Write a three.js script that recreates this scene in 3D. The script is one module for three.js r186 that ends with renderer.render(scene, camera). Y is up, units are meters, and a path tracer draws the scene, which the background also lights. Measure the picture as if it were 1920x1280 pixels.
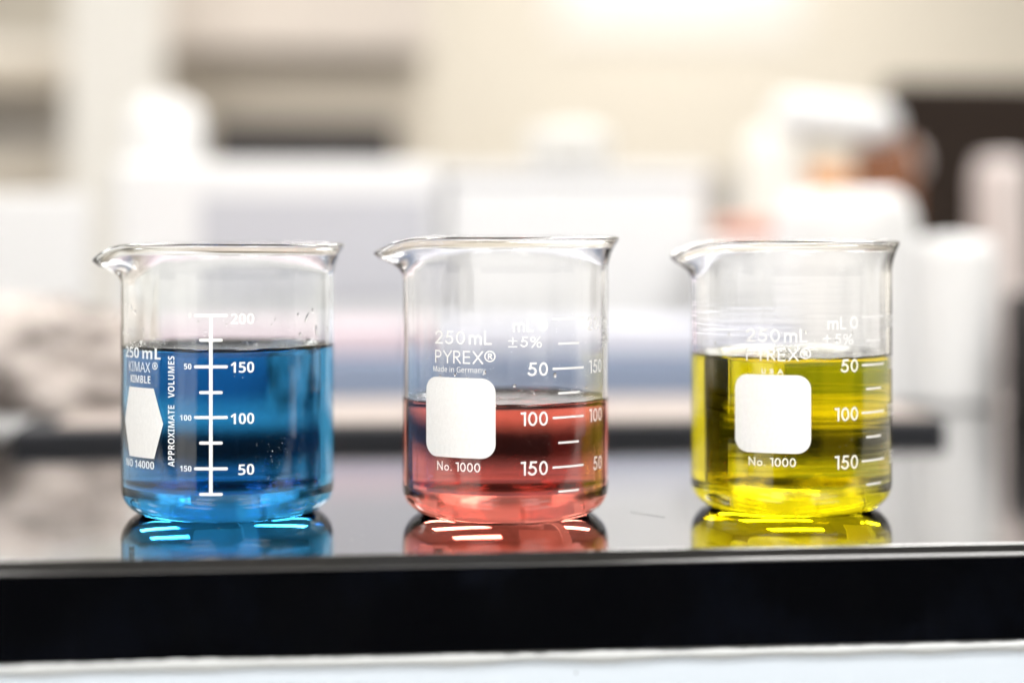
import * as THREE from 'three';
import { RectAreaLightUniformsLib } from 'three/addons/lights/RectAreaLightUniformsLib.js';
import { RoundedBoxGeometry } from 'three/addons/geometries/RoundedBoxGeometry.js';
import { FontLoader } from 'three/addons/loaders/FontLoader.js';
import { mergeGeometries, mergeVertices } from 'three/addons/utils/BufferGeometryUtils.js';
import { ImprovedNoise } from 'three/addons/math/ImprovedNoise.js';

// ---------------------------------------------------------------- camera, exposure, lamps
// World: y = 0 is the bench top, x runs along the bench's front edge, the camera stands at x = z = 0.
const YAW = THREE.MathUtils.degToRad(6.1);
const scene = new THREE.Scene();
scene.background = new THREE.Color(0, 0, 0);
const camera = new THREE.PerspectiveCamera(21.32, 1.5, 0.05, 30);
camera.position.set(0, 0.091, 0);
camera.rotation.y = -YAW;
camera.setViewOffset(1920, 1280, 0, 193, 1920, 1280);
camera.focus = 0.574;
camera.userData.fStop = 2.5;
const renderer = new THREE.WebGLRenderer({ antialias: true });
renderer.toneMapping = THREE.LinearToneMapping;
renderer.toneMappingExposure = 0.97;
renderer.shadowMap.enabled = true;
RectAreaLightUniformsLib.init();

const LAMP = { y: 1.75, w: 0.46, l: 1.2, glow: 19.0, color: [1.0, 0.98, 0.95] };
const LAMP_ROWS = [[-5.0, 'by the far wall'], [-3.35, 'second from the far wall'], [-1.75, 'over the back of the bench'], [0.75, 'just behind the viewer'], [1.85, 'farthest behind the viewer']];
const LAMP_COLUMNS = [[-1.15, 'left'], [1.2, 'right']];

// ---------------------------------------------------------------- helpers
const rgb = (r, g, b) => new THREE.Color().setRGB(r, g, b);
let seed = 7;
const rnd = () => { seed = (seed * 1664525 + 1013904223) >>> 0; return seed / 4294967296; };
const noise = new ImprovedNoise();
const names = new Map();
function numbered(name) {
  const n = names.get(name) ?? 0;
  names.set(name, n + 1);
  return n ? `${name}_${String(n).padStart(3, '0')}` : name;
}
function thing(name, label, category, [x, y, z] = [0, 0, 0], turn = 0, group) {
  const o = new THREE.Group();
  o.name = numbered(name); o.position.set(x, y, z); o.rotation.y = turn;
  o.userData = { label, category };
  if (group) o.userData.group = group;
  scene.add(o);
  return o;
}
function part(name, geometry, material, parent, label) {
  const m = new THREE.Mesh(geometry, material);
  m.name = name; m.castShadow = m.receiveShadow = true;
  if (label) m.userData.label = label;
  parent.add(m);
  return m;
}
function struct(name, geometry, material, parent) {
  const m = part(name, geometry, material, parent ?? scene);
  if (!parent) m.userData.kind = 'structure';
  return m;
}
function box(w, h, d, x = 0, y = 0, z = 0, r = 0.002, seg = 3) {   // y is the underside
  const g = r > 0 ? new RoundedBoxGeometry(w, h, d, seg, Math.min(r, w / 2.01, h / 2.01, d / 2.01)) : new THREE.BoxGeometry(w, h, d);
  return g.translate(x, y + h / 2, z);
}
const std = (c, roughness = 0.6, extra = {}) => new THREE.MeshStandardMaterial({ color: c, roughness, metalness: 0, ...extra });
const lathe = (pts, seg = 48) => new THREE.LatheGeometry(pts.map(([r, y]) => new THREE.Vector2(r, y)), seg);

function noiseTexture(w, h, fn, repeat) {
  const data = new Uint8Array(w * h * 4);
  for (let y = 0; y < h; y++) for (let x = 0; x < w; x++) {
    const v = Math.max(0, Math.min(255, Math.round(fn(x / w, y / h, x, y) * 255))), i = (y * w + x) * 4;
    data[i] = data[i + 1] = data[i + 2] = v; data[i + 3] = 255;
  }
  const t = new THREE.DataTexture(data, w, h);
  t.wrapS = t.wrapT = THREE.RepeatWrapping; t.magFilter = THREE.LinearFilter; t.needsUpdate = true;
  if (repeat) t.repeat.set(...repeat);
  return t;
}
const tile = (u, v, k, z) => {                                         // noise that wraps round
  const a = u * Math.PI * 2, b = v * Math.PI * 2, r = k / (Math.PI * 2);
  return noise.noise(Math.cos(a) * r + 31, Math.sin(a) * r + z, Math.cos(b) * r * 1.01 + 7) * 0.7 + noise.noise(Math.sin(b) * r + 3, Math.cos(a) * r - z, Math.sin(a) * r + 11) * 0.5;
};

// ---------------------------------------------------------------- materials
const M = {
  wall: std(rgb(0.50, 0.46, 0.395), 0.9),
  wallWhite: std(rgb(0.82, 0.80, 0.76), 0.9),
  wallFront: std(rgb(0.78, 0.77, 0.75), 0.9),
  ceiling: std(rgb(0.70, 0.69, 0.67), 0.95),
  tbar: std(rgb(0.45, 0.44, 0.42), 0.6),
  floor: std(rgb(0.38, 0.37, 0.35), 0.7),
  lampFrame: std(rgb(0.8, 0.8, 0.8), 0.5),
  lampGlow: std(rgb(0.9, 0.9, 0.9), 0.5, { emissive: rgb(...LAMP.color), emissiveIntensity: LAMP.glow * 0.5 }),
  white: std(rgb(0.66, 0.66, 0.665), 0.45),
  offWhite: std(rgb(0.56, 0.54, 0.51), 0.5),
  cream: std(rgb(0.74, 0.715, 0.67), 0.6),
  lavender: std(rgb(0.43, 0.435, 0.47), 0.5),
  slate: std(rgb(0.19, 0.235, 0.335), 0.6),
  pink: std(rgb(0.52, 0.44, 0.49), 0.7),
  lilac: std(rgb(0.52, 0.53, 0.60), 0.7),
  tan: std(rgb(0.34, 0.29, 0.265), 0.8),
  taupe: std(rgb(0.52, 0.465, 0.39), 0.8),
  taupeDark: std(rgb(0.20, 0.16, 0.13), 0.8),
  charcoal: std(rgb(0.022, 0.017, 0.017), 0.6),
  brownBlack: new THREE.MeshPhysicalMaterial({ color: rgb(0.026, 0.018, 0.014), roughness: 0.8, specularIntensity: 0.25 }),
  black: new THREE.MeshPhysicalMaterial({ color: rgb(0.004, 0.005, 0.008), roughness: 0.7, specularIntensity: 0.4 }),
  shelfPale: std(rgb(0.68, 0.61, 0.55), 0.8),
  tray: std(rgb(0.007, 0.008, 0.012), 0.75),
  dish: std(rgb(0.52, 0.51, 0.49), 0.5),
  counter: new THREE.MeshPhysicalMaterial({ color: rgb(0.006, 0.006, 0.007), roughness: 0.8, specularIntensity: 0.3 }),
  grey: std(rgb(0.30, 0.30, 0.31), 0.6),
  amber: std(rgb(0.20, 0.07, 0.025), 0.25),
  orange: std(rgb(0.62, 0.25, 0.05), 0.45),
  red: std(rgb(0.56, 0.25, 0.18), 0.6),
  rose: std(rgb(0.58, 0.51, 0.49), 0.4),
  print: new THREE.MeshPhysicalMaterial({ color: rgb(0.79, 0.789, 0.787), roughness: 0.55, transmission: 0.06, thickness: 0 }),
  sealant: std(rgb(0.52, 0.54, 0.55), 0.6),
};

// ---------------------------------------------------------------- the room that the glass, the liquid and the bench mirror
const ROOM = { x0: -3.1, x1: 3.6, z0: -6.0, z1: 2.6, y0: -0.9, y1: 1.8 };
{
  const { x0, x1, z0, z1, y0, y1 } = ROOM, cx = (x0 + x1) / 2, cz = (z0 + z1) / 2, w = x1 - x0, d = z1 - z0, h = y1 - y0, t = 0.1;
  struct('floor', new THREE.BoxGeometry(w, t, d).translate(cx, y0 - t / 2, cz), M.floor);
  const ceiling = struct('ceiling', new THREE.BoxGeometry(w, t, d).translate(cx, y1 + t / 2, cz), M.ceiling);
  struct('wall_back', new THREE.BoxGeometry(w, h, t).translate(cx, y0 + h / 2, z0 - t / 2), M.wall);
  struct('wall_front', new THREE.BoxGeometry(w, h, t).translate(cx, y0 + h / 2, z1 + t / 2), M.wallFront);
  struct('wall_left', new THREE.BoxGeometry(t, h, d).translate(x0 - t / 2, y0 + h / 2, cz), M.wallWhite);
  struct('wall_right', new THREE.BoxGeometry(t, h, d).translate(x1 + t / 2, y0 + h / 2, cz), M.wallWhite);
  struct('counter_front', new THREE.BoxGeometry(5.2, 0.84, 0.62).translate(x1 - 2.61, y0 + 0.42, z1 - 0.315), M.counter);
  struct('counter_right', new THREE.BoxGeometry(0.62, 0.84, 1.7).translate(x1 - 0.32, y0 + 0.42, z1 - 0.64 - 0.85), M.counter);
  struct('counter_left', new THREE.BoxGeometry(0.62, 0.84, 0.9).translate(x0 + 0.32, y0 + 0.42, 0.6), M.counter);
  const bars = [];
  for (let x = x0 + 0.45; x < x1; x += 0.6) bars.push(new THREE.BoxGeometry(0.024, 0.008, d - 0.02).translate(x, y1 - 0.004, cz));
  for (let z = z0 + 0.3; z < z1; z += 0.6) bars.push(new THREE.BoxGeometry(w - 0.02, 0.006, 0.024).translate(cx, y1 - 0.003, z));
  part('ceiling_grid', mergeGeometries(bars), M.tbar, ceiling);
}
for (const [z, row] of LAMP_ROWS) for (const [x, side] of LAMP_COLUMNS) {
  if (z === -5.0 && x < 0) continue;
  const o = thing('ceiling_light', `long ceiling light panel on the ${side}, row ${row}`, 'ceiling light', [x, LAMP.y, z], 0, 'ceiling light panels');
  const { w, l } = LAMP, f = 0.03;
  part('frame', mergeGeometries([
    new THREE.BoxGeometry(l + 2 * f, 0.045, f).translate(0, 0.0225, w / 2 + f / 2), new THREE.BoxGeometry(l + 2 * f, 0.045, f).translate(0, 0.0225, -w / 2 - f / 2),
    new THREE.BoxGeometry(f, 0.045, w).translate(l / 2 + f / 2, 0.0225, 0), new THREE.BoxGeometry(f, 0.045, w).translate(-l / 2 - f / 2, 0.0225, 0)]), M.lampFrame, o);
  part('diffuser', new THREE.BoxGeometry(l - 0.002, 0.02, w - 0.002).translate(0, 0.025, 0), M.lampGlow, o);
  const lamp = new THREE.RectAreaLight(rgb(...LAMP.color), LAMP.glow, l, w);
  lamp.name = 'panel_lamp'; lamp.position.set(0, 0.012, 0); lamp.rotation.x = -Math.PI / 2;
  o.add(lamp);
}

// ---------------------------------------------------------------- the bench
const FRONT = -0.5205, THICK = 0.029;
{
  const bench = thing('lab_bench', 'black laboratory bench with chamfered front edge and pale cabinet front below', 'bench', [0, 0, 0]);
  const grain = noiseTexture(1024, 1024, (u, v, x, y) => 0.5 + 0.16 * tile(u, v, 260, 1) + 0.12 * tile(u, v, 90, 5) + 0.10 * (rnd() - 0.5));
  const smear = noiseTexture(512, 512, (u, v) => 0.30 + 0.30 * Math.max(0, tile(u, v, 14, 2)) + 0.14 * Math.max(0, tile(u, v, 50, 9)));
  const dusty = noiseTexture(512, 512, (u, v) => 0.12 + 0.9 * Math.max(0, tile(u, v, 7, 4) + 0.25 * tile(u, v, 60, 6) + 0.2 * (rnd() - 0.5)));
  const top = new THREE.MeshPhysicalMaterial({ color: rgb(0.0030, 0.0042, 0.0085), map: dusty, roughness: 0.26, roughnessMap: smear, ior: 1.6, clearcoat: 1, clearcoatRoughness: 0.05, bumpMap: grain, bumpScale: 0.000012 });
  // outline of the slab in (z, y, and the normal's z, y), with the corners of the chamfer eased
  const c = 0.0028, p = [], back = -2.05, ease = 0.0009, q = Math.SQRT1_2;
  const corner = (z, y, ai, ao, na, nb) => { for (let k = 0; k <= 4; k++) { const t = k / 4, a = [z - ai[0] * ease, y - ai[1] * ease], b = [z + ao[0] * ease, y + ao[1] * ease], n = [na[0] + (nb[0] - na[0]) * t, na[1] + (nb[1] - na[1]) * t], l = Math.hypot(...n); p.push([(1 - t) ** 2 * a[0] + 2 * t * (1 - t) * z + t * t * b[0], (1 - t) ** 2 * a[1] + 2 * t * (1 - t) * y + t * t * b[1], n[0] / l, n[1] / l]); } };
  p.push([back, 0, 0, 1]);
  corner(FRONT - c, 0, [1, 0], [q, -q], [0, 1], [q, q]);
  corner(FRONT, -c, [q, -q], [0, -1], [q, q], [1, 0]);
  corner(FRONT, -THICK, [0, -1], [-1, 0], [1, 0], [0, -1]);
  p.push([back, -THICK, 0, -1], [back, -THICK, -1, 0], [back, 0, -1, 0]);
  const xs = [-1.9, 2.3], pos = [], nor = [], uv = [], idx = [];
  let run = 0;
  p.forEach(([z, y, nz, ny], i) => {
    if (i) run += Math.hypot(z - p[i - 1][0], y - p[i - 1][1]);
    for (const x of xs) { pos.push(x, y, z); nor.push(0, ny, nz); uv.push(x / 0.25, run / 0.25); }
    if (i && i !== p.length - 2) { const a = (i - 1) * 2; idx.push(a, a + 2, a + 1, a + 1, a + 2, a + 3); }
  });
  const g = new THREE.BufferGeometry();
  g.setAttribute('position', new THREE.Float32BufferAttribute(pos, 3)); g.setAttribute('normal', new THREE.Float32BufferAttribute(nor, 3)); g.setAttribute('uv', new THREE.Float32BufferAttribute(uv, 2)); g.setIndex(idx);
  part('bench_top', g, top, bench, 'black resin slab with a chamfered front edge');
  const paint = noiseTexture(512, 512, (u, v) => 0.5 + 0.2 * tile(u, v, 120, 3) + 0.1 * tile(u, v, 40, 8));
  const panel = new THREE.BoxGeometry(4.2, 0.84, 0.5).translate(0.2, -THICK - 0.0005 - 0.42, FRONT - 0.0015 - 0.25);
  part('cabinet_front', panel, std(rgb(0.50, 0.555, 0.62), 0.5, { bumpMap: paint, bumpScale: 0.0001 }), bench, 'pale blue-white painted cabinet front');
  // ragged bead of filler smeared along the joint under the slab
  const sp = [], si = [], n = 900, x0 = -0.55, x1 = 0.6;
  for (let i = 0; i <= n; i++) {
    const x = x0 + (x1 - x0) * i / n, big = noise.noise(x * 9, 3.3, 0), mid = noise.noise(x * 42, 8.1, 2), fine = noise.noise(x * 260, 1.7, 5), finer = noise.noise(x * 800, 4, 1);
    const hi = -THICK + 0.0003 + 0.0009 * Math.max(-0.3, big * 1.4 + mid * 0.8) + 0.0004 * fine + 0.00022 * finer, lo = -THICK - 0.0028 - 0.0012 * mid - 0.0003 * fine, out = FRONT + 0.00035 + 0.0003 * (mid + fine * 0.5 + 0.6);
    sp.push(x, hi, FRONT - 0.0004, x, hi - 0.0002, out, x, (hi + lo) / 2, out + 0.0002, x, lo, FRONT - 0.0012, x, lo - 0.0006, FRONT - 0.0020);
    if (i) for (let k = 0; k < 4; k++) { const a = (i - 1) * 5 + k, b = a + 5; si.push(a, a + 1, b, b, a + 1, b + 1); }
  }
  const sg = new THREE.BufferGeometry();
  sg.setAttribute('position', new THREE.Float32BufferAttribute(sp, 3)); sg.setIndex(si); sg.computeVertexNormals();
  part('sealant_bead', sg, M.sealant, bench, 'ragged cream bead of filler under the black slab');
  const dust = [];
  for (let i = 0; i < 170; i++) { const z = FRONT - 0.008 - 0.32 * rnd() * rnd(), r = 0.00006 + 0.00013 * rnd() * rnd(); dust.push(new THREE.IcosahedronGeometry(r, 1).scale(1 + rnd(), 0.5, 1 + rnd()).translate(-0.2 + 0.46 * rnd(), r * 0.3, z)); }
  part('dust_specks', mergeGeometries(dust), std(rgb(0.55, 0.54, 0.52), 0.9), bench, 'fine pale dust on the black bench top').userData.kind = 'stuff';
  const hair = new THREE.CatmullRomCurve3([[0.1035, 0, -0.596], [0.106, 0.0001, -0.592], [0.109, 0, -0.588], [0.1125, 0, -0.583]].map(([x, y, z]) => new THREE.Vector3(x, y + 0.00006, z)));
  part('hair', new THREE.TubeGeometry(hair, 24, 0.000032, 5), M.black, bench, 'short dark hair lying on the bench top');
  const fleck = new THREE.IcosahedronGeometry(0.00028, 1).scale(1, 1.3, 0.4).translate(0.0745, -0.0352, FRONT - 0.0015);
  part('paint_fleck', fleck, M.black, bench, 'tiny dark fleck on the cabinet front');
}

// ---------------------------------------------------------------- beakers
const mm = 0.001;
function gridGeometry(rows, cols, at, closeU = true) {               // at(i / rows, j) -> [x, y, z]; j runs round
  const pos = [], idx = [], n = cols;
  for (let i = 0; i < rows; i++) for (let j = 0; j < n; j++) pos.push(...at(i, j));
  for (let i = 0; i + 1 < rows; i++) for (let j = 0; j < n; j++) {
    const k = (j + 1) % n, a = i * n + j, b = i * n + k, c = a + n, d = b + n;
    idx.push(a, b, c, c, b, d);
  }
  const g = new THREE.BufferGeometry();
  g.setAttribute('position', new THREE.Float32BufferAttribute(pos, 3)); g.setIndex(idx);
  g.computeVertexNormals();
  return g;
}
const smooth = (a, b, x) => { const t = Math.min(1, Math.max(0, (x - a) / (b - a))); return t * t * (3 - 2 * t); };
const WALL = 1.5;
function beakerProfile(R, top, flare, rows) {
  const p = [], arc = (cx, cy, r, a0, a1, n) => { for (let k = 0; k <= n; k++) { const a = (a0 + (a1 - a0) * k / n) * Math.PI / 180; p.push([cx + r * Math.cos(a), cy + r * Math.sin(a)]); } };
  const line = (r0, y0, r1, y1, n) => { for (let k = 1; k <= n; k++) p.push([r0 + (r1 - r0) * k / n, y0 + (y1 - y0) * k / n]); };
  const C = 9, y1 = top - 11.5, bead = 1.05;
  p.push([0.01, 0.75]); line(0.01, 0.75, R - C - 3, 0.55, 5); p.push([R - C - 1.6, 0.3], [R - C - 0.8, 0.06]);
  arc(R - C, C, C, -90, 0, 14);
  line(R, C, R, y1, rows);
  for (let k = 1; k <= 14; k++) { const t = k / 14; p.push([R + flare * Math.pow(t, 2.1), y1 + (top - bead * 1.3 - y1) * t]); }
  arc(R + flare - 0.7, top - bead, bead, 15, 205, 12);
  for (let k = 13; k >= 0; k--) { const t = k / 14; p.push([R - WALL + flare * Math.pow(t, 2.1) * 0.98 , y1 + (top - bead * 2.2 - y1) * t]); }
  line(R - WALL, y1, R - WALL, C + 0.9, rows);
  arc(R - C, C + 0.9, C - WALL, 0, -90, 12);
  line(R - C, 2.4, 0.01, 2.6, 6);
  return p;
}
function waver(s) { const t = [...Array(9)].map((_, k) => [3 + Math.round(k * k * 0.55 + s * 2) % 46, s * 3.1 + k * 1.7, 1 / (1 + k * 0.35)]); return (a) => t.reduce((v, [f, ph, w]) => v + w * Math.sin(f * a + ph), 0) / 4; }
function beakerGeometry(R, top, o) {
  const prof = beakerProfile(R, top, o.flare, o.rows), cols = 288, wo = waver(o.seed), wi = waver(o.seed + 4);
  const mid = prof.length / 2;
  return gridGeometry(prof.length, cols, (i, j) => {
    let [r, y] = prof[i];
    const a = j / cols * Math.PI * 2, from = Math.abs(((a + Math.PI / 2 + Math.PI * 3) % (Math.PI * 2)) - Math.PI), w = smooth(top - 17, top, y), g = Math.exp(-((from / o.spoutWide) ** 2));
    const body = smooth(3, 14, y) * (1 - smooth(top - 14, top - 8, y));
    r += body * (i < mid ? o.waver * wo(a) : o.waver * 1.8 * wi(a + 0.02 * Math.sin(y * 0.1)));
    r += body * o.streak * (noise.noise(y * 0.7, a * 0.6, o.seed + (i < mid ? 0 : 5)) + 0.55 * noise.noise(y * 2.1, a * 0.9, o.seed + 9));
    r += o.spout * g * Math.pow(w, 1.7) - 0.9 * w * Math.exp(-(((from - o.spoutWide * 1.75) / 0.22) ** 2));
    const dy = -o.drop * g * Math.pow(w, 1.7) + 0.12 * w * Math.sin(a * 2 + o.seed);
    return [r * Math.sin(a) * mm, (y + dy) * mm, r * Math.cos(a) * mm];
  });
}
function liquidGeometry(R, level, o) {                               // reaches 0.35 mm into the glass so that no air film lies between
  const C = 9, over = 0.35, p = [], Ri = R - WALL;
  for (let k = 0; k <= 6; k++) p.push([0.01 + (R - C - 0.01) * k / 6, 2.6 - 0.2 * k / 6 - over]);
  for (let k = 1; k <= 12; k++) { const a = (-90 + 90 * k / 12) * Math.PI / 180; p.push([R - C + (C - WALL + over) * Math.cos(a), C + 0.9 + (C - WALL + over) * Math.sin(a)]); }
  for (let k = 1; k <= 30; k++) { const y = C + 0.9 + (level + o.climb - C - 0.9) * k / 30; p.push([Ri + 0.04 + (over - 0.04) * (1 - smooth(level - 0.2, level + o.climb - 0.1, y)), y]); }
  for (const d of [0, 0.08, 0.2, 0.35, 0.55, 0.8, 1.1, 1.5, 2, 2.6, 3.4, 4.5, 6, 9, 14, 20, 27, Ri - 0.02]) p.push([Ri - d, level + o.climb * Math.exp(-d / 1.1) * (1 - d / Ri)]);
  const cols = 256, ring = [];
  return gridGeometry(p.length, cols, (i, j) => {
    const [r, y] = p[i], a = j / cols * Math.PI * 2, edge = smooth(level - 0.5, level + 1.2, y) ;
    const dy = edge * (0.28 * noise.noise(Math.sin(a) * 5, Math.cos(a) * 5, o.seed) + 0.12 * noise.noise(Math.sin(a) * 17, Math.cos(a) * 17, o.seed));
    return [r * Math.sin(a) * mm, (y + dy) * mm, r * Math.cos(a) * mm];
  });
}

// ---- printing: flat shapes in (s, h) millimetres, s along the wall from the side that faces the viewer, laid round the glass
function wrap(tris, R) {                                             // tris: [[s, h, lift], ...] in threes
  const pos = [], nor = [], uv = [];
  for (const [s, h, lift = 0] of tris) { uv.push(s / 24, h / 24); const a = s / R, r = R + 0.11 + lift; pos.push(r * Math.sin(a) * mm, h * mm, r * Math.cos(a) * mm); nor.push(Math.sin(a), 0, Math.cos(a)); }
  const g = new THREE.BufferGeometry();
  g.setAttribute('position', new THREE.Float32BufferAttribute(pos, 3)); g.setAttribute('normal', new THREE.Float32BufferAttribute(nor, 3)); g.setAttribute('uv', new THREE.Float32BufferAttribute(uv, 2));
  return g;
}
function ribbon(line, width, lift, round = false, closed = false) {
  const pts = [];
  line.forEach((b, i) => {
    if (!i) { pts.push(b); return; }
    const a = line[i - 1], n = Math.max(1, Math.ceil(Math.hypot(b[0] - a[0], b[1] - a[1]) / 1.2));
    for (let k = 1; k <= n; k++) pts.push([a[0] + (b[0] - a[0]) * k / n, a[1] + (b[1] - a[1]) * k / n]);
  });
  const n = pts.length, L = [], Rr = [], w = width / 2;
  for (let i = 0; i < n; i++) {
    const a = pts[i > 0 ? i - 1 : closed ? n - 2 : 0], b = pts[i < n - 1 ? i + 1 : closed ? 1 : n - 1], c = pts[i];
    const d1 = [c[0] - a[0], c[1] - a[1]], d2 = [b[0] - c[0], b[1] - c[1]], u = (d) => { const l = Math.hypot(...d); return l > 1e-9 ? [d[0] / l, d[1] / l] : null; };
    const e1 = u(d1) ?? u(d2), e2 = u(d2) ?? e1, m = u([e1[0] + e2[0], e1[1] + e2[1]]) ?? e1, k = Math.min(1.6, 1 / Math.max(0.4, m[0] * e1[0] + m[1] * e1[1]));
    L.push([c[0] - m[1] * w * k, c[1] + m[0] * w * k, lift]); Rr.push([c[0] + m[1] * w * k, c[1] - m[0] * w * k, lift]);
  }
  const t = [];
  for (let i = 0; i + 1 < n; i++) t.push(Rr[i], Rr[i + 1], L[i], L[i], Rr[i + 1], L[i + 1]);
  if (round) for (const [i, j] of [[0, 1], [n - 1, n - 2]]) {
    const c = pts[i], a0 = Math.atan2(c[1] - pts[j][1], c[0] - pts[j][0]);
    for (let k = -3; k < 3; k++) t.push([c[0], c[1], lift], ...[k, k + 1].map((q) => [c[0] + w * Math.cos(a0 + q * Math.PI / 6), c[1] + w * Math.sin(a0 + q * Math.PI / 6), lift]));
  }
  return t;
}
const arc = (cx, cy, rx, ry, a0, a1, n = 14) => [...Array(n + 1)].map((_, k) => { const a = (a0 + (a1 - a0) * k / n) * Math.PI / 180; return [cx + rx * Math.cos(a), cy + ry * Math.sin(a)]; });
// a geometric sans face as pen strokes: [advance, strokes] on a unit capital height, the outline of the strokes filling 0..1
const FACE = {
  0: [0.76, [arc(0.25, 0.5, 0.25, 0.5, 90, 450, 30)]],
  1: [0.50, [[[0.22, 0], [0.22, 1]], [[0.24, 0.97], [0.0, 0.97]]]],
  2: [0.80, [[...arc(0.26, 0.73, 0.24, 0.27, 175, -30, 16), [0.03, 0.0]], [[0.0, 0.0], [0.52, 0.0]]]],
  5: [0.78, [[[0.48, 1], [0.14, 1]], [[0.16, 1], [0.09, 0.56]], arc(0.22, 0.31, 0.26, 0.31, 128, -150, 18)]],
  m: [1.10, [[[0.0, 0], [0.0, 0.66]], [...arc(0.2, 0.44, 0.2, 0.22, 180, 0, 10), [0.4, 0]], [...arc(0.6, 0.44, 0.2, 0.22, 180, 0, 10), [0.8, 0]]]],
  L: [0.62, [[[0, 0], [0, 1]], [[0, 0], [0.4, 0]]]],
  P: [0.72, [[[0, 0], [0, 1]], [[0, 1], ...arc(0.24, 0.74, 0.22, 0.26, 90, -90, 12), [0, 0.48]]]],
  Y: [0.80, [[[0.0, 1], [0.3, 0.48]], [[0.6, 1], [0.3, 0.48]], [[0.3, 0.52], [0.3, 0]]]],
  R: [0.74, [[[0, 0], [0, 1]], [[0, 1], ...arc(0.22, 0.75, 0.22, 0.25, 90, -90, 12), [0, 0.5]], [[0.16, 0.5], [0.48, 0]]]],
  E: [0.70, [[[0, 0], [0, 1]], [[0, 1], [0.42, 1]], [[0, 0.52], [0.4, 0.52]], [[0, 0], [0.42, 0]]]],
  X: [0.86, [[[0, 0], [0.62, 1]], [[0, 1], [0.62, 0]]]],
  U: [0.74, [[[0, 1], ...arc(0.22, 0.26, 0.22, 0.26, 180, 360, 12), [0.44, 1]]]],
  S: [0.70, [[...arc(0.2, 0.77, 0.18, 0.23, 30, 230, 12), ...arc(0.2, 0.26, 0.21, 0.26, 70, -140, 14)]]],
  A: [0.84, [[[0, 0], [0.3, 1]], [[0.6, 0], [0.3, 1]], [[0.12, 0.3], [0.48, 0.3]]]],
  N: [0.86, [[[0, 0], [0, 1]], [[0, 1], [0.56, 0]], [[0.56, 0], [0.56, 1]]]],
  o: [0.68, [arc(0.22, 0.3, 0.22, 0.3, 90, 450, 24)]],
  '.': [0.4, [[[0.05, 0.02], [0.05, 0.03]]]],
  ' ': [0.36, []],
  '%': [0.86, [[[0.1, 0], [0.64, 1]], arc(0.15, 0.77, 0.15, 0.23, 90, 450, 18), arc(0.6, 0.23, 0.15, 0.23, 90, 450, 18)]],
  '±': [0.7, [[[0.3, 0.28], [0.3, 1]], [[0, 0.64], [0.6, 0.64]], [[0, 0], [0.6, 0]]]],
};
function penText(text, s0, s1, h0, h1, pen) {
  let x = 0, right = 0; const strokes = [];
  for (const ch of text) { for (const st of FACE[ch][1]) { strokes.push(st.map(([a, b]) => [a + x, b])); for (const [a] of st) right = Math.max(right, a + x); } x += FACE[ch][0]; }
  const k = (s1 - s0 - pen) / right, q = h1 - h0 - pen, t = [];
  strokes.forEach((st, i) => {
    const line = st.map(([a, b]) => [s0 + pen / 2 + a * k, h0 + pen / 2 + b * q]), a = line[0], b = line[line.length - 1], closed = Math.hypot(a[0] - b[0], a[1] - b[1]) < 0.02;
    if (!closed) {                                                   // square ends reach the edge of the letter
      const ext = (p, n) => { const l = Math.hypot(p[0] - n[0], p[1] - n[1]) || 1; return [p[0] + (p[0] - n[0]) / l * pen * 0.48, p[1] + (p[1] - n[1]) / l * pen * 0.48]; };
      line[0] = ext(a, line[1]); line[line.length - 1] = ext(b, line[line.length - 2]);
    }
    t.push(...ribbon(line, pen, 0.012 * (i % 5), false, closed));
  });
  return t;
}
const fonts = {};
for (const n of ['sans_bold', 'sans_regular']) fonts[n] = await new FontLoader().loadAsync(`fonts/droid/droid_${n}.typeface.json`);
function fontText(text, font, s0, s1, h0, h1, upwards = false) {     // capital letters fill the box; upwards: read from the bottom up
  const shapes = fonts[font].generateShapes(text, 1), g = new THREE.ShapeGeometry(shapes, 5).toNonIndexed(), caps = new THREE.ShapeGeometry(fonts[font].generateShapes('H', 1));
  g.computeBoundingBox(); caps.computeBoundingBox();
  const b = g.boundingBox, cap = caps.boundingBox.max.y, p = g.attributes.position, t = [];
  for (let i = 0; i < p.count; i++) {
    const u = (p.getX(i) - b.min.x) / (b.max.x - b.min.x), v = p.getY(i) / cap;
    t.push(upwards ? [s1 - v * (s1 - s0), h0 + u * (h1 - h0)] : [s0 + u * (s1 - s0), h0 + v * (h1 - h0)]);
  }
  return t;
}
function patch(outline) {                                            // filled convex outline in (s, h), cut into columns so that it follows the wall
  const ss = outline.map((p) => p[0]), a = Math.min(...ss), b = Math.max(...ss), n = 30, t = [];
  const span = (s) => {
    const ys = [];
    outline.forEach((p, i) => { const q = outline[(i + 1) % outline.length], lo = Math.min(p[0], q[0]), hi = Math.max(p[0], q[0]); if (hi - lo > 1e-9 && s >= lo - 1e-6 && s <= hi + 1e-6) ys.push(p[1] + (q[1] - p[1]) * (s - p[0]) / (q[0] - p[0])); else if (hi - lo <= 1e-9 && Math.abs(s - lo) < 1e-6) ys.push(p[1], q[1]); });
    return [Math.min(...ys), Math.max(...ys)];
  };
  const cuts = [...new Set([...[...Array(n + 1)].map((_, k) => a + (b - a) * k / n), ...ss])].sort((x, y) => x - y);
  for (let i = 0; i + 1 < cuts.length; i++) {
    const [l0, h0] = span(cuts[i]), [l1, h1] = span(cuts[i + 1]);
    t.push([cuts[i], l0], [cuts[i + 1], l1], [cuts[i], h0], [cuts[i], h0], [cuts[i + 1], l1], [cuts[i + 1], h1]);
  }
  return t;
}
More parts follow.
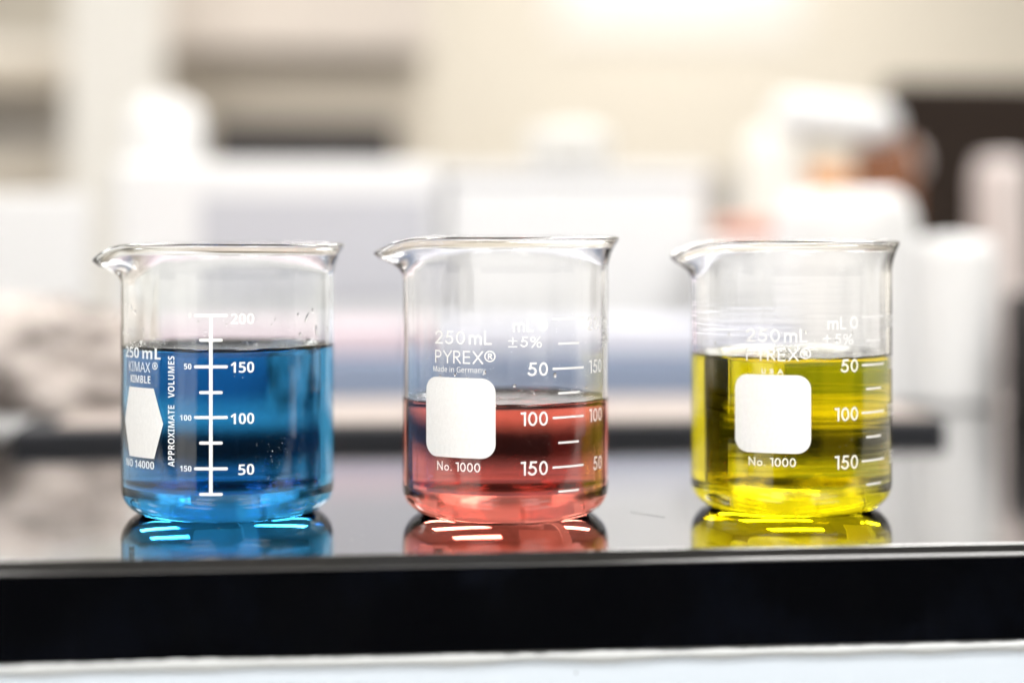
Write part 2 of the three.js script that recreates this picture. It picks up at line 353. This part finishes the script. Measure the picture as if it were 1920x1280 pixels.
const roundedBox = (s0, s1, h0, h1, r) => [...arc(s1 - r, h1 - r, r, r, 0, 90, 8), ...arc(s0 + r, h1 - r, r, r, 90, 180, 8), ...arc(s0 + r, h0 + r, r, r, 180, 270, 8), ...arc(s1 - r, h0 + r, r, r, 270, 360, 8)];
const registered = (s, h, r) => [...ribbon(arc(s, h, r, r, 0, 360, 24), r * 0.26, 0.0, false, true), ...penText('R', s - r * 0.4, s + r * 0.5, h - r * 0.58, h + r * 0.58, r * 0.24)];

M.print.map = noiseTexture(512, 512, (u, v) => { const pin = noise.noise(u * 150, v * 150, 3.3); return 0.955 + 0.05 * tile(u, v, 26, 3) + 0.04 * tile(u, v, 90, 7) - (pin > 0.62 ? 0.25 : 0); });
const glassMaterial = (tint) => new THREE.MeshPhysicalMaterial({ color: rgb(1, 1, 1), roughness: 0, transmission: 1, thickness: 0.0015, ior: 1.474, attenuationColor: rgb(...tint), attenuationDistance: 0.05 });
const liquidMaterial = (c, d) => new THREE.MeshPhysicalMaterial({ color: rgb(1, 1, 1), roughness: 0, transmission: 1, thickness: 0.06, ior: 1.335, attenuationColor: rgb(...c), attenuationDistance: d });

function beaker(label, [x, z], R, top, o) {
  const b = thing('glass_beaker', label, 'beaker', [x, 0.0001, z], -YAW, 'glass beakers in a row on the bench');
  part('glass_body', beakerGeometry(R, top, o), glassMaterial(o.tint), b);
  b.print = (name, tris, l) => part(name, wrap(tris, R), M.print, b, l);
  return b;
}
function liquid(name, label, [x, z], R, level, c, d, o) {
  const m = new THREE.Mesh(liquidGeometry(R, level, o), liquidMaterial(c, d));
  m.name = numbered(name); m.position.set(x, 0.0001, z); m.rotation.y = -YAW; m.castShadow = m.receiveShadow = true;
  m.userData = { label, category: 'liquid', group: 'coloured liquids in the beakers' };
  scene.add(m);
}

const waterMaterial = new THREE.MeshPhysicalMaterial({ color: rgb(1, 1, 1), roughness: 0, transmission: 1, thickness: 0.001, ior: 1.333 });
const fleckMaterial = std(rgb(0.6, 0.6, 0.6), 0.8);
const blob = (r, a, y, size, tall, flat, skew = 0) => {               // a small rounded bead sitting on the wall at radius r
  const g = new THREE.IcosahedronGeometry(size * mm, 2).scale(1, tall, flat), m = new THREE.Matrix4().makeRotationZ(skew);
  return g.applyMatrix4(m).rotateY(a).translate(r * Math.sin(a) * mm, y * mm, r * Math.cos(a) * mm);
};
function droplets(b, R, level, n, spread, extra = []) {                // drops and runs left on the inside of the wall above the liquid
  const g = [];
  for (let i = 0; i < n; i++) { const s = 0.16 + 0.5 * rnd() * rnd(); g.push(blob(R - WALL - 0.02, (rnd() * 2 - 1) * 1.5 + (rnd() < 0.35 ? Math.PI : 0), level + 2.2 + spread * rnd() * rnd(), s, 0.8 + rnd() * 1.1, 0.5)); }
  for (const [a, h, s, tall, skew] of extra) g.push(blob(R - WALL - 0.02, a, h, s, tall, 0.4, skew));
  const m = part('water_drops', mergeGeometries(g), waterMaterial, b, 'clear drops on the glass above the liquid');
  m.userData.kind = 'stuff';
}
function flecks(b, R, spots) {                                       // dried specks and rubbed marks on the outside
  const g = [];
  for (const [n, s0, h0, ds, dh, size] of spots) for (let i = 0; i < n; i++) {
    const u = (rnd() + rnd() + rnd()) / 1.5 - 1, v = (rnd() + rnd() + rnd()) / 1.5 - 1;
    g.push(blob(R + 0.03, (s0 + u * ds) / R, h0 + v * dh, size * (0.4 + rnd() * rnd() * 1.6), 0.5 + rnd() * 1.2, 0.25, rnd() * 3));
  }
  const m = part('dried_specks', mergeGeometries(g), fleckMaterial, b, 'pale dried specks on the outside of the glass');
  m.userData.kind = 'stuff';
}
// blue: single scale on a stem, hexagonal writing patch
{
  const R = 35.25, at = [-0.030, -0.613];
  const b = beaker('glass beaker with a hexagonal white patch, leftmost, holding blue liquid', at, R, 89.2, { flare: 3.3, spout: 6.4, spoutWide: 0.34, drop: 5.2, seed: 3, rows: 50, waver: 0.024, streak: 0.004, tint: [0.66, 0.95, 0.90] });
  b.print('scale_stem', ribbon([[0.05, 10.4], [0.05, 66.7]], 1.15, 0.03));
  for (const h of [66.7, 50.5, 34.55, 18.4]) b.print('graduation_line', ribbon([[-4.9, h], [4.9, h]], 1.0, 0.0, true));
  for (const h of [58.9, 42.4, 26.5, 10.35]) b.print('graduation_line', ribbon([[-3.2, h], [3.3, h]], 1.0, 0.0, true));
  for (const [t, s0, h] of [['200', 6.2, 63.9], ['150', 6.2, 48.6], ['100', 6.2, 32.4], ['50', 8.6, 16.3]]) b.print('graduation_number', fontText(t, 'sans_bold', s0, 13.65, h, h + 3.35));
  for (const [t, s0, h] of [['0', -7.2, 65.8], ['50', -8.65, 49.7], ['100', -10.1, 33.5], ['150', -10.1, 17.5]]) b.print('graduation_number', fontText(t, 'sans_bold', s0, -6.15, h, h + 1.75), 'small white number left of the scale');
  b.print('scale_lettering', [...fontText('APPROXIMATE', 'sans_bold', -14.35, -12.0, 18.75, 38.2, true), ...fontText('VOLUMES', 'sans_bold', -14.35, -12.0, 40.5, 53.75, true)], 'white lettering reading upwards beside the scale');
  b.print('capacity_lettering', [...fontText('250', 'sans_bold', -36.6, -27.2, 52.6, 56.0), ...fontText('mL', 'sans_bold', -25.4, -17.2, 52.5, 56.0)]);
  b.print('brand_lettering', [...fontText('KIMAX', 'sans_regular', -33.7, -21.6, 48.2, 51.4), ...registered(-19.6, 50.4, 1.05)]);
  b.print('brand_lettering', fontText('KIMBLE', 'sans_bold', -32.5, -21.5, 44.7, 47.1));
  b.print('writing_patch', patch([[-33.4, 43.2], [-20.1, 43.2], [-16.2, 32.1], [-19.9, 20.85], [-33.2, 20.85], [-37.2, 32.0]]), 'white hexagonal writing patch');
  b.print('catalogue_number', fontText('NO 14000', 'sans_bold', -36.0, -19.9, 17.5, 19.9));
  droplets(b, R, 55.3, 34, 14, [[0.98, 65.5, 0.55, 3.4, -0.6], [1.12, 61.0, 0.5, 3.6, 0.15], [1.06, 67.5, 0.5, 1.4, 0], [0.86, 66.5, 0.4, 1.2, 0], [-0.95, 68.5, 0.5, 2.6, 0.4], [1.0, 57.8, 0.8, 0.9, 0]]);
  flecks(b, R, [[70, 22, 22, 12, 14, 0.075], [36, 18, 12, 10, 5, 0.08], [14, 17, 46, 14, 10, 0.07]]);
  liquid('blue_liquid', 'deep blue liquid filling more than half of the leftmost beaker', at, R, 54.4, [0.06, 0.40, 0.77], 0.05, { climb: 1.6, seed: 1.3 });
}
// the two with the geometric lettering and the rounded patch share a layout, turned a little further on the right one
function doubleScale(b, k) {
  const n = (t, s0, s1, h0, h1, pen = 0.66) => b.print('graduation_number', penText(t, s0 + k, s1 + k, h0, h1, pen));
  b.print('capacity_lettering', [...penText('250', -24.2 + k, -12.9 + k, 57.45, 61.7, 0.56), ...penText('mL', -11.6 + k, -4.2 + k, 57.45, 61.8, 0.62)]);
  b.print('brand_lettering', [...penText('PYREX', -24.2 + k, -6.9 + k, 51.35, 55.5, 0.5), ...registered(-4.75 + k, 53.85, 1.6)]);
  b.print('writing_patch', patch(roundedBox(-28.3 + k, -2.95 + k, 21.6, 46.9, 4.6)), 'white writing patch with rounded corners');
  b.print('catalogue_number', [...penText('No.', -23.3 + k, -17.6 + k, 17.3, 20.2, 0.42), ...penText('1000', -16.2 + k, -7.8 + k, 17.3, 20.2, 0.44)]);
  b.print('unit_lettering', penText('mL', 2.5 + k, 9.1 + k, 61.55, 65.6, 0.6));
  b.print('tolerance_lettering', [...penText('±', 1.0 + k, 3.9 + k, 56.7, 59.9, 0.38), ...penText('5', 4.9 + k, 7.2 + k, 56.75, 60.1, 0.46), ...penText('%', 8.0 + k, 11.85 + k, 56.5, 60.1, 0.42)]);
  for (const h of [65.45, 49.7, 34.2, 18.5]) b.print('graduation_line', ribbon([[15.55 + k, h], [28.2 + k, h]], 0.72, 0));
  for (const h of [57.6, 41.9, 26.2, 10.75]) b.print('graduation_line', ribbon([[17.6 + k, h], [25.95 + k, h]], 0.72, 0));
  n('0', 10.6, 13.9, 61.6, 65.7); n('50', 7.2, 13.9, 47.6, 51.9); n('100', 4.95, 13.9, 31.9, 36.35); n('150', 4.95, 13.9, 16.3, 20.8);
  n('200', 30.0, 39.4, 61.4, 65.7, 0.6); n('150', 31.0, 39.4, 47.5, 51.8, 0.6); n('100', 31.0, 39.4, 31.8, 36.1, 0.6); n('50', 33.4, 39.4, 16.1, 20.5, 0.6);
  b.print('unit_lettering', penText('mL', 40.8 + k, 47.4 + k, 61.4, 65.6, 0.6));
  b.print('tolerance_lettering', [...penText('±', 40.2 + k, 43.1 + k, 56.7, 59.9, 0.38), ...penText('5', 44.1 + k, 46.4 + k, 56.75, 60.1, 0.46), ...penText('%', 47.2 + k, 51 + k, 56.5, 60.1, 0.42)]);
}
{
  const R = 34.3, at = [0.062, -0.601];
  const b = beaker('glass beaker in the middle of the row, less than half full of red liquid', at, R, 91.4, { flare: 3.4, spout: 6.0, spoutWide: 0.38, drop: 5.0, seed: 5, rows: 50, waver: 0.024, streak: 0.004, tint: [0.95, 0.98, 0.96] });
  doubleScale(b, 0);
  b.print('origin_lettering', fontText('Made in Germany', 'sans_regular', -25, -6.1, 48.6, 50.3));
  droplets(b, R, 39.5, 26, 12, [[-0.72, 52.2, 0.35, 1.6, 0], [-0.85, 52.5, 0.25, 1.4, 0], [-0.7, 49.0, 0.3, 1, 0], [0.09, 44.6, 0.6, 0.7, 0.3], [0.35, 44.0, 0.25, 1, 0]]);
  flecks(b, R, [[40, 12, 26, 14, 16, 0.06], [30, 10, 52, 16, 12, 0.055], [16, -18, 76, 8, 5, 0.07]]);
  liquid('red_liquid', 'coral red liquid in the lower part of the middle beaker', at, R, 37.5, [0.93, 0.28, 0.22], 0.05, { climb: 1.1, seed: 4.1 });
}
{
  const R = 33.85, at = [0.160, -0.604];
  const b = beaker('glass beaker at the right end of the row, holding yellow liquid', at, R, 90.1, { flare: 2.4, spout: 4.6, spoutWide: 0.42, drop: 4.8, seed: 8, rows: 190, waver: 0.014, streak: 0.012, tint: [0.95, 0.98, 0.93] });
  doubleScale(b, 4.4);
  b.print('origin_lettering', penText('U S A', -14.5, -7.5, 47.2, 48.85, 0.34));
  droplets(b, R, 52.4, 30, 9, [[-0.42, 61.2, 0.5, 0.7, 0.2], [0.0, 60.6, 0.5, 0.7, -0.2], [-0.8, 59.5, 0.5, 0.8, 0], [0.5, 60.3, 0.3, 1, 0]]);
  flecks(b, R, [[34, 16, 22, 10, 12, 0.06]]);
  liquid('yellow_liquid', 'bright yellow liquid filling more than half of the right beaker', at, R, 51.2, [0.997, 0.865, 0.010], 0.05, { climb: 1.2, seed: 7.7 });
}

// ---------------------------------------------------------------- what stands out of focus behind the beakers
{
  const one = (name, label, category, geometry, material, pos, turn = 0) => {
    const m = new THREE.Mesh(geometry, material);
    m.name = numbered(name); m.position.set(...pos); m.rotation.y = turn; m.castShadow = m.receiveShadow = true; m.userData = { label, category };
    scene.add(m); return m;
  };
  one('flat_tray', 'thin black tray lying across the bench behind the beakers', 'tray', box(0.42, 0.0076, 0.13, 0.21, 0, -0.065, 0.002), M.tray, [-0.133, 0.0001, -0.805]);
  one('card_folder', 'flat greyish tan folder lying on the thin black tray', 'folder', box(0.40, 0.0014, 0.115, 0, 0, 0, 0.0006), M.tan, [0.085, 0.0078, -0.872]);
  one('ring_binder', 'slate blue binder lying on the bench behind the black tray', 'binder', box(0.36, 0.029, 0.12, 0, 0, 0, 0.004), M.slate, [0.08, 0.0001, -1.012]);
  one('notebook', 'pale pink notebook on top of the slate blue binder', 'notebook', box(0.147, 0.0145, 0.10, 0, 0, 0, 0.002), M.pink, [-0.026, 0.0293, -1.012]);
  one('notebook', 'pale lilac notebook on top of the slate blue binder', 'notebook', box(0.205, 0.0145, 0.10, 0, 0, 0, 0.002), M.lilac, [0.155, 0.0293, -1.010]);

  const left = thing('bench_instrument', 'white instrument box with a wide lavender grey front panel', 'instrument', [-0.024, 0.0001, -1.127]);
  part('housing', box(0.200, 0.139, 0.16, 0, 0, -0.08, 0.008, 4), M.white, left);
  part('front_panel', box(0.140, 0.066, 0.004, 0.022, 0.051, 0.001, 0.001), M.lavender, left, 'lavender grey front panel');
  const right = thing('storage_box', 'plain white box right of the instrument with the lavender panel', 'box', [0.163, 0.0001, -1.142]);
  part('housing', box(0.168, 0.128, 0.15, 0, 0, -0.075, 0.006, 4), M.white, right);
  part('lid', box(0.172, 0.008, 0.154, 0, 0.1285, -0.075, 0.003), M.white, right);

  one('plastic_jar', 'rounded white jar on the left end of the white instrument', 'jar', lathe([[0, 0], [0.020, 0], [0.024, 0.004], [0.024, 0.026], [0.021, 0.036], [0.012, 0.042], [0, 0.043]]), M.white, [-0.098, 0.1392, -1.19]);
  one('rounded_dish', 'low rounded pale dish standing on the plain white box', 'dish', lathe([[0, 0], [0.018, 0], [0.026, 0.004], [0.03, 0.018], [0.026, 0.026], [0.012, 0.03], [0, 0.031]]), M.dish, [0.166, 0.1367, -1.20]);

  const dark = thing('desktop_unit', 'dark charcoal unit standing behind the white instrument', 'equipment', [-0.012, 0.0001, -1.62]);
  part('housing', box(0.165, 0.195, 0.12, 0, 0, -0.06, 0.006), M.charcoal, dark);

  one('pillar', 'cream upright post behind the leftmost beaker', 'post', box(0.085, 1.75, 0.08, 0, 0, 0, 0.004), M.cream, [-0.192, 0.0001, -1.77]);
  const shelf = thing('reagent_shelf', 'pale shelf unit with a taupe lower panel behind the charcoal unit', 'shelf', [-0.03, 0.0001, -2.0]);
  part('lower_panel', box(0.285, 0.285, 0.06, 0, 0, 0.03, 0.003), M.taupe, shelf, 'taupe lower panel');
  part('upper_case', box(0.29, 0.40, 0.11, 0, 0.2855, 0.055, 0.003), M.shelfPale, shelf, 'pale upper case');
  one('whiteboard', 'large white board on the far wall at the top of the picture', 'whiteboard', box(0.85, 0.9, 0.02, 0, 0, 0.01, 0.003), M.offWhite, [1.2, 0.77, -5.999]);
  const leftShelf = thing('open_shelf', 'open taupe shelf at the far left beside the cream post', 'shelf', [-0.43, 0.0001, -1.98]);
  part('board', box(0.35, 0.033, 0.13, 0, 0.138, 0.065, 0.003), M.taupe, leftShelf);
  part('board', box(0.35, 0.033, 0.13, 0, 0.242, 0.065, 0.003), M.taupe, leftShelf);
  part('back_panel', box(0.35, 0.30, 0.012, 0, 0, -0.007, 0.003), M.offWhite, leftShelf);
  one('carton', 'white carton at the far left behind the crumpled bag', 'carton', box(0.16, 0.119, 0.12, 0, 0, 0, 0.004), M.white, [-0.23, 0.0001, -1.2], 0.15);
  // crumpled bag
  {
    const g = new THREE.SphereGeometry(1, 96, 64), p = g.attributes.position;
    for (let i = 0; i < p.count; i++) {
      const v = new THREE.Vector3().fromBufferAttribute(p, i), n = 1 + 0.22 * noise.noise(v.x * 2.2, v.y * 2.2, v.z * 2.2) + 0.16 * Math.abs(noise.noise(v.x * 6 + 4, v.y * 6, v.z * 6)) + 0.06 * noise.noise(v.x * 14, v.y * 14, v.z * 14);
      p.setXYZ(i, v.x * 0.062 * n, Math.max(0, v.y * 0.044 * n + 0.008), v.z * 0.035 * n);
    }
    const m = mergeVertices(g, 1e-5), q = m.attributes.position, col = []; m.computeVertexNormals();
    for (let i = 0; i < q.count; i++) { const k = Math.max(0, Math.min(1, 0.55 + 1.5 * noise.noise(q.getX(i) * 45 + 2, q.getY(i) * 85, q.getZ(i) * 40))); col.push(0.13 + 0.38 * k, 0.11 + 0.345 * k, 0.10 + 0.325 * k); }
    m.setAttribute('color', new THREE.Float32BufferAttribute(col, 3));
    one('crumpled_bag', 'crumpled mottled brown and grey bag on the left end of the black tray', 'bag', m, std(rgb(1, 1, 1), 0.7, { vertexColors: true }), [-0.145, 0.0078, -0.90]);
  }
  // right side
  const scope = thing('bench_microscope', 'white rounded bench instrument with overhanging head behind the yellow liquid', 'instrument', [0.335, 0.0001, -1.2], -0.1);
  part('base', box(0.11, 0.03, 0.10, 0, 0, -0.03, 0.01, 4), M.white, scope);
  part('column', box(0.044, 0.14, 0.05, -0.02, 0.0305, -0.05, 0.02, 5), M.cream, scope);
  part('head', new THREE.CapsuleGeometry(0.0145, 0.062, 8, 24).rotateZ(Math.PI / 2 - 0.1).translate(0.02, 0.173, -0.035), M.white, scope);
  one('reagent_bottle', 'brown amber bottle under the head of the white bench instrument', 'bottle', lathe([[0, 0], [0.019, 0], [0.021, 0.003], [0.022, 0.148], [0.018, 0.160], [0.010, 0.166], [0.010, 0.172], [0, 0.173]]), M.amber, [0.398, 0.0001, -1.245]);
  one('reagent_bottle', 'shorter bottle with an orange top beside the amber bottle', 'bottle', lathe([[0, 0], [0.018, 0], [0.02, 0.003], [0.02, 0.125], [0.018, 0.136], [0.010, 0.142], [0, 0.142]]), M.orange, [0.362, 0.0001, -1.27]);
  const fl = thing('round_flask', 'round rose white bulb on a thin dark stand right of the amber bottle', 'flask', [0.437, 0.0001, -1.33]);
  part('bulb', new THREE.SphereGeometry(0.0175, 32, 24).translate(0, 0.1485, 0), M.rose, fl);
  part('stand', lathe([[0, 0], [0.02, 0], [0.02, 0.004], [0.006, 0.008], [0.006, 0.132], [0, 0.1325]]), M.brownBlack, fl);
  const mon = thing('monitor', 'dark brown screen housing at the right edge behind the bottles', 'monitor', [0.60, 0.0001, -1.5]);
  part('screen_housing', box(0.24, 0.15, 0.03, 0, 0.075, 0, 0.006), M.brownBlack, mon);
  part('stand', box(0.05, 0.08, 0.03, 0, 0, -0.01, 0.004), M.brownBlack, mon);
  one('plastic_tub', 'pinkish white tub in front of the dark screen at the right', 'tub', lathe([[0, 0], [0.018, 0], [0.02, 0.004], [0.02, 0.135], [0.016, 0.148], [0, 0.15]]), M.rose, [0.487, 0.0001, -1.255]);
  one('wash_bottle', 'tall white plastic bottle right of the yellow liquid beaker', 'bottle', lathe([[0, 0], [0.036, 0], [0.0395, 0.004], [0.0395, 0.10], [0.036, 0.112], [0.028, 0.1175], [0, 0.118]], 64), M.white, [0.292, 0.0001, -0.985]);
  one('wash_bottle', 'short white plastic bottle at the right end of the black tray', 'bottle', lathe([[0, 0], [0.024, 0], [0.026, 0.003], [0.026, 0.082], [0.022, 0.091], [0, 0.093]], 48), M.white, [0.345, 0.0001, -0.965]);
  one('bottle_rack', 'low black rack at the right edge of the picture', 'rack', box(0.06, 0.062, 0.08, 0, 0, 0, 0.004), M.charcoal, [0.402, 0.0001, -0.915]);
  one('screw_cap', 'orange red cap on the white box behind the yellow beaker', 'cap', lathe([[0, 0], [0.024, 0], [0.024, 0.01], [0.02, 0.013], [0, 0.013]]), M.red, [0.274, 0.0905, -1.13]);
  one('storage_box', 'low white box carrying the orange red cap', 'box', box(0.075, 0.09, 0.07, 0, 0, 0, 0.004), M.white, [0.274, 0.0001, -1.13]);
  one('upright_rod', 'dark grey rod behind the low white box', 'rod', new THREE.CylinderGeometry(0.008, 0.008, 0.141, 24).translate(0, 0.0705, 0), M.grey, [0.309, 0.0001, -1.374]);
}

renderer.render(scene, camera);
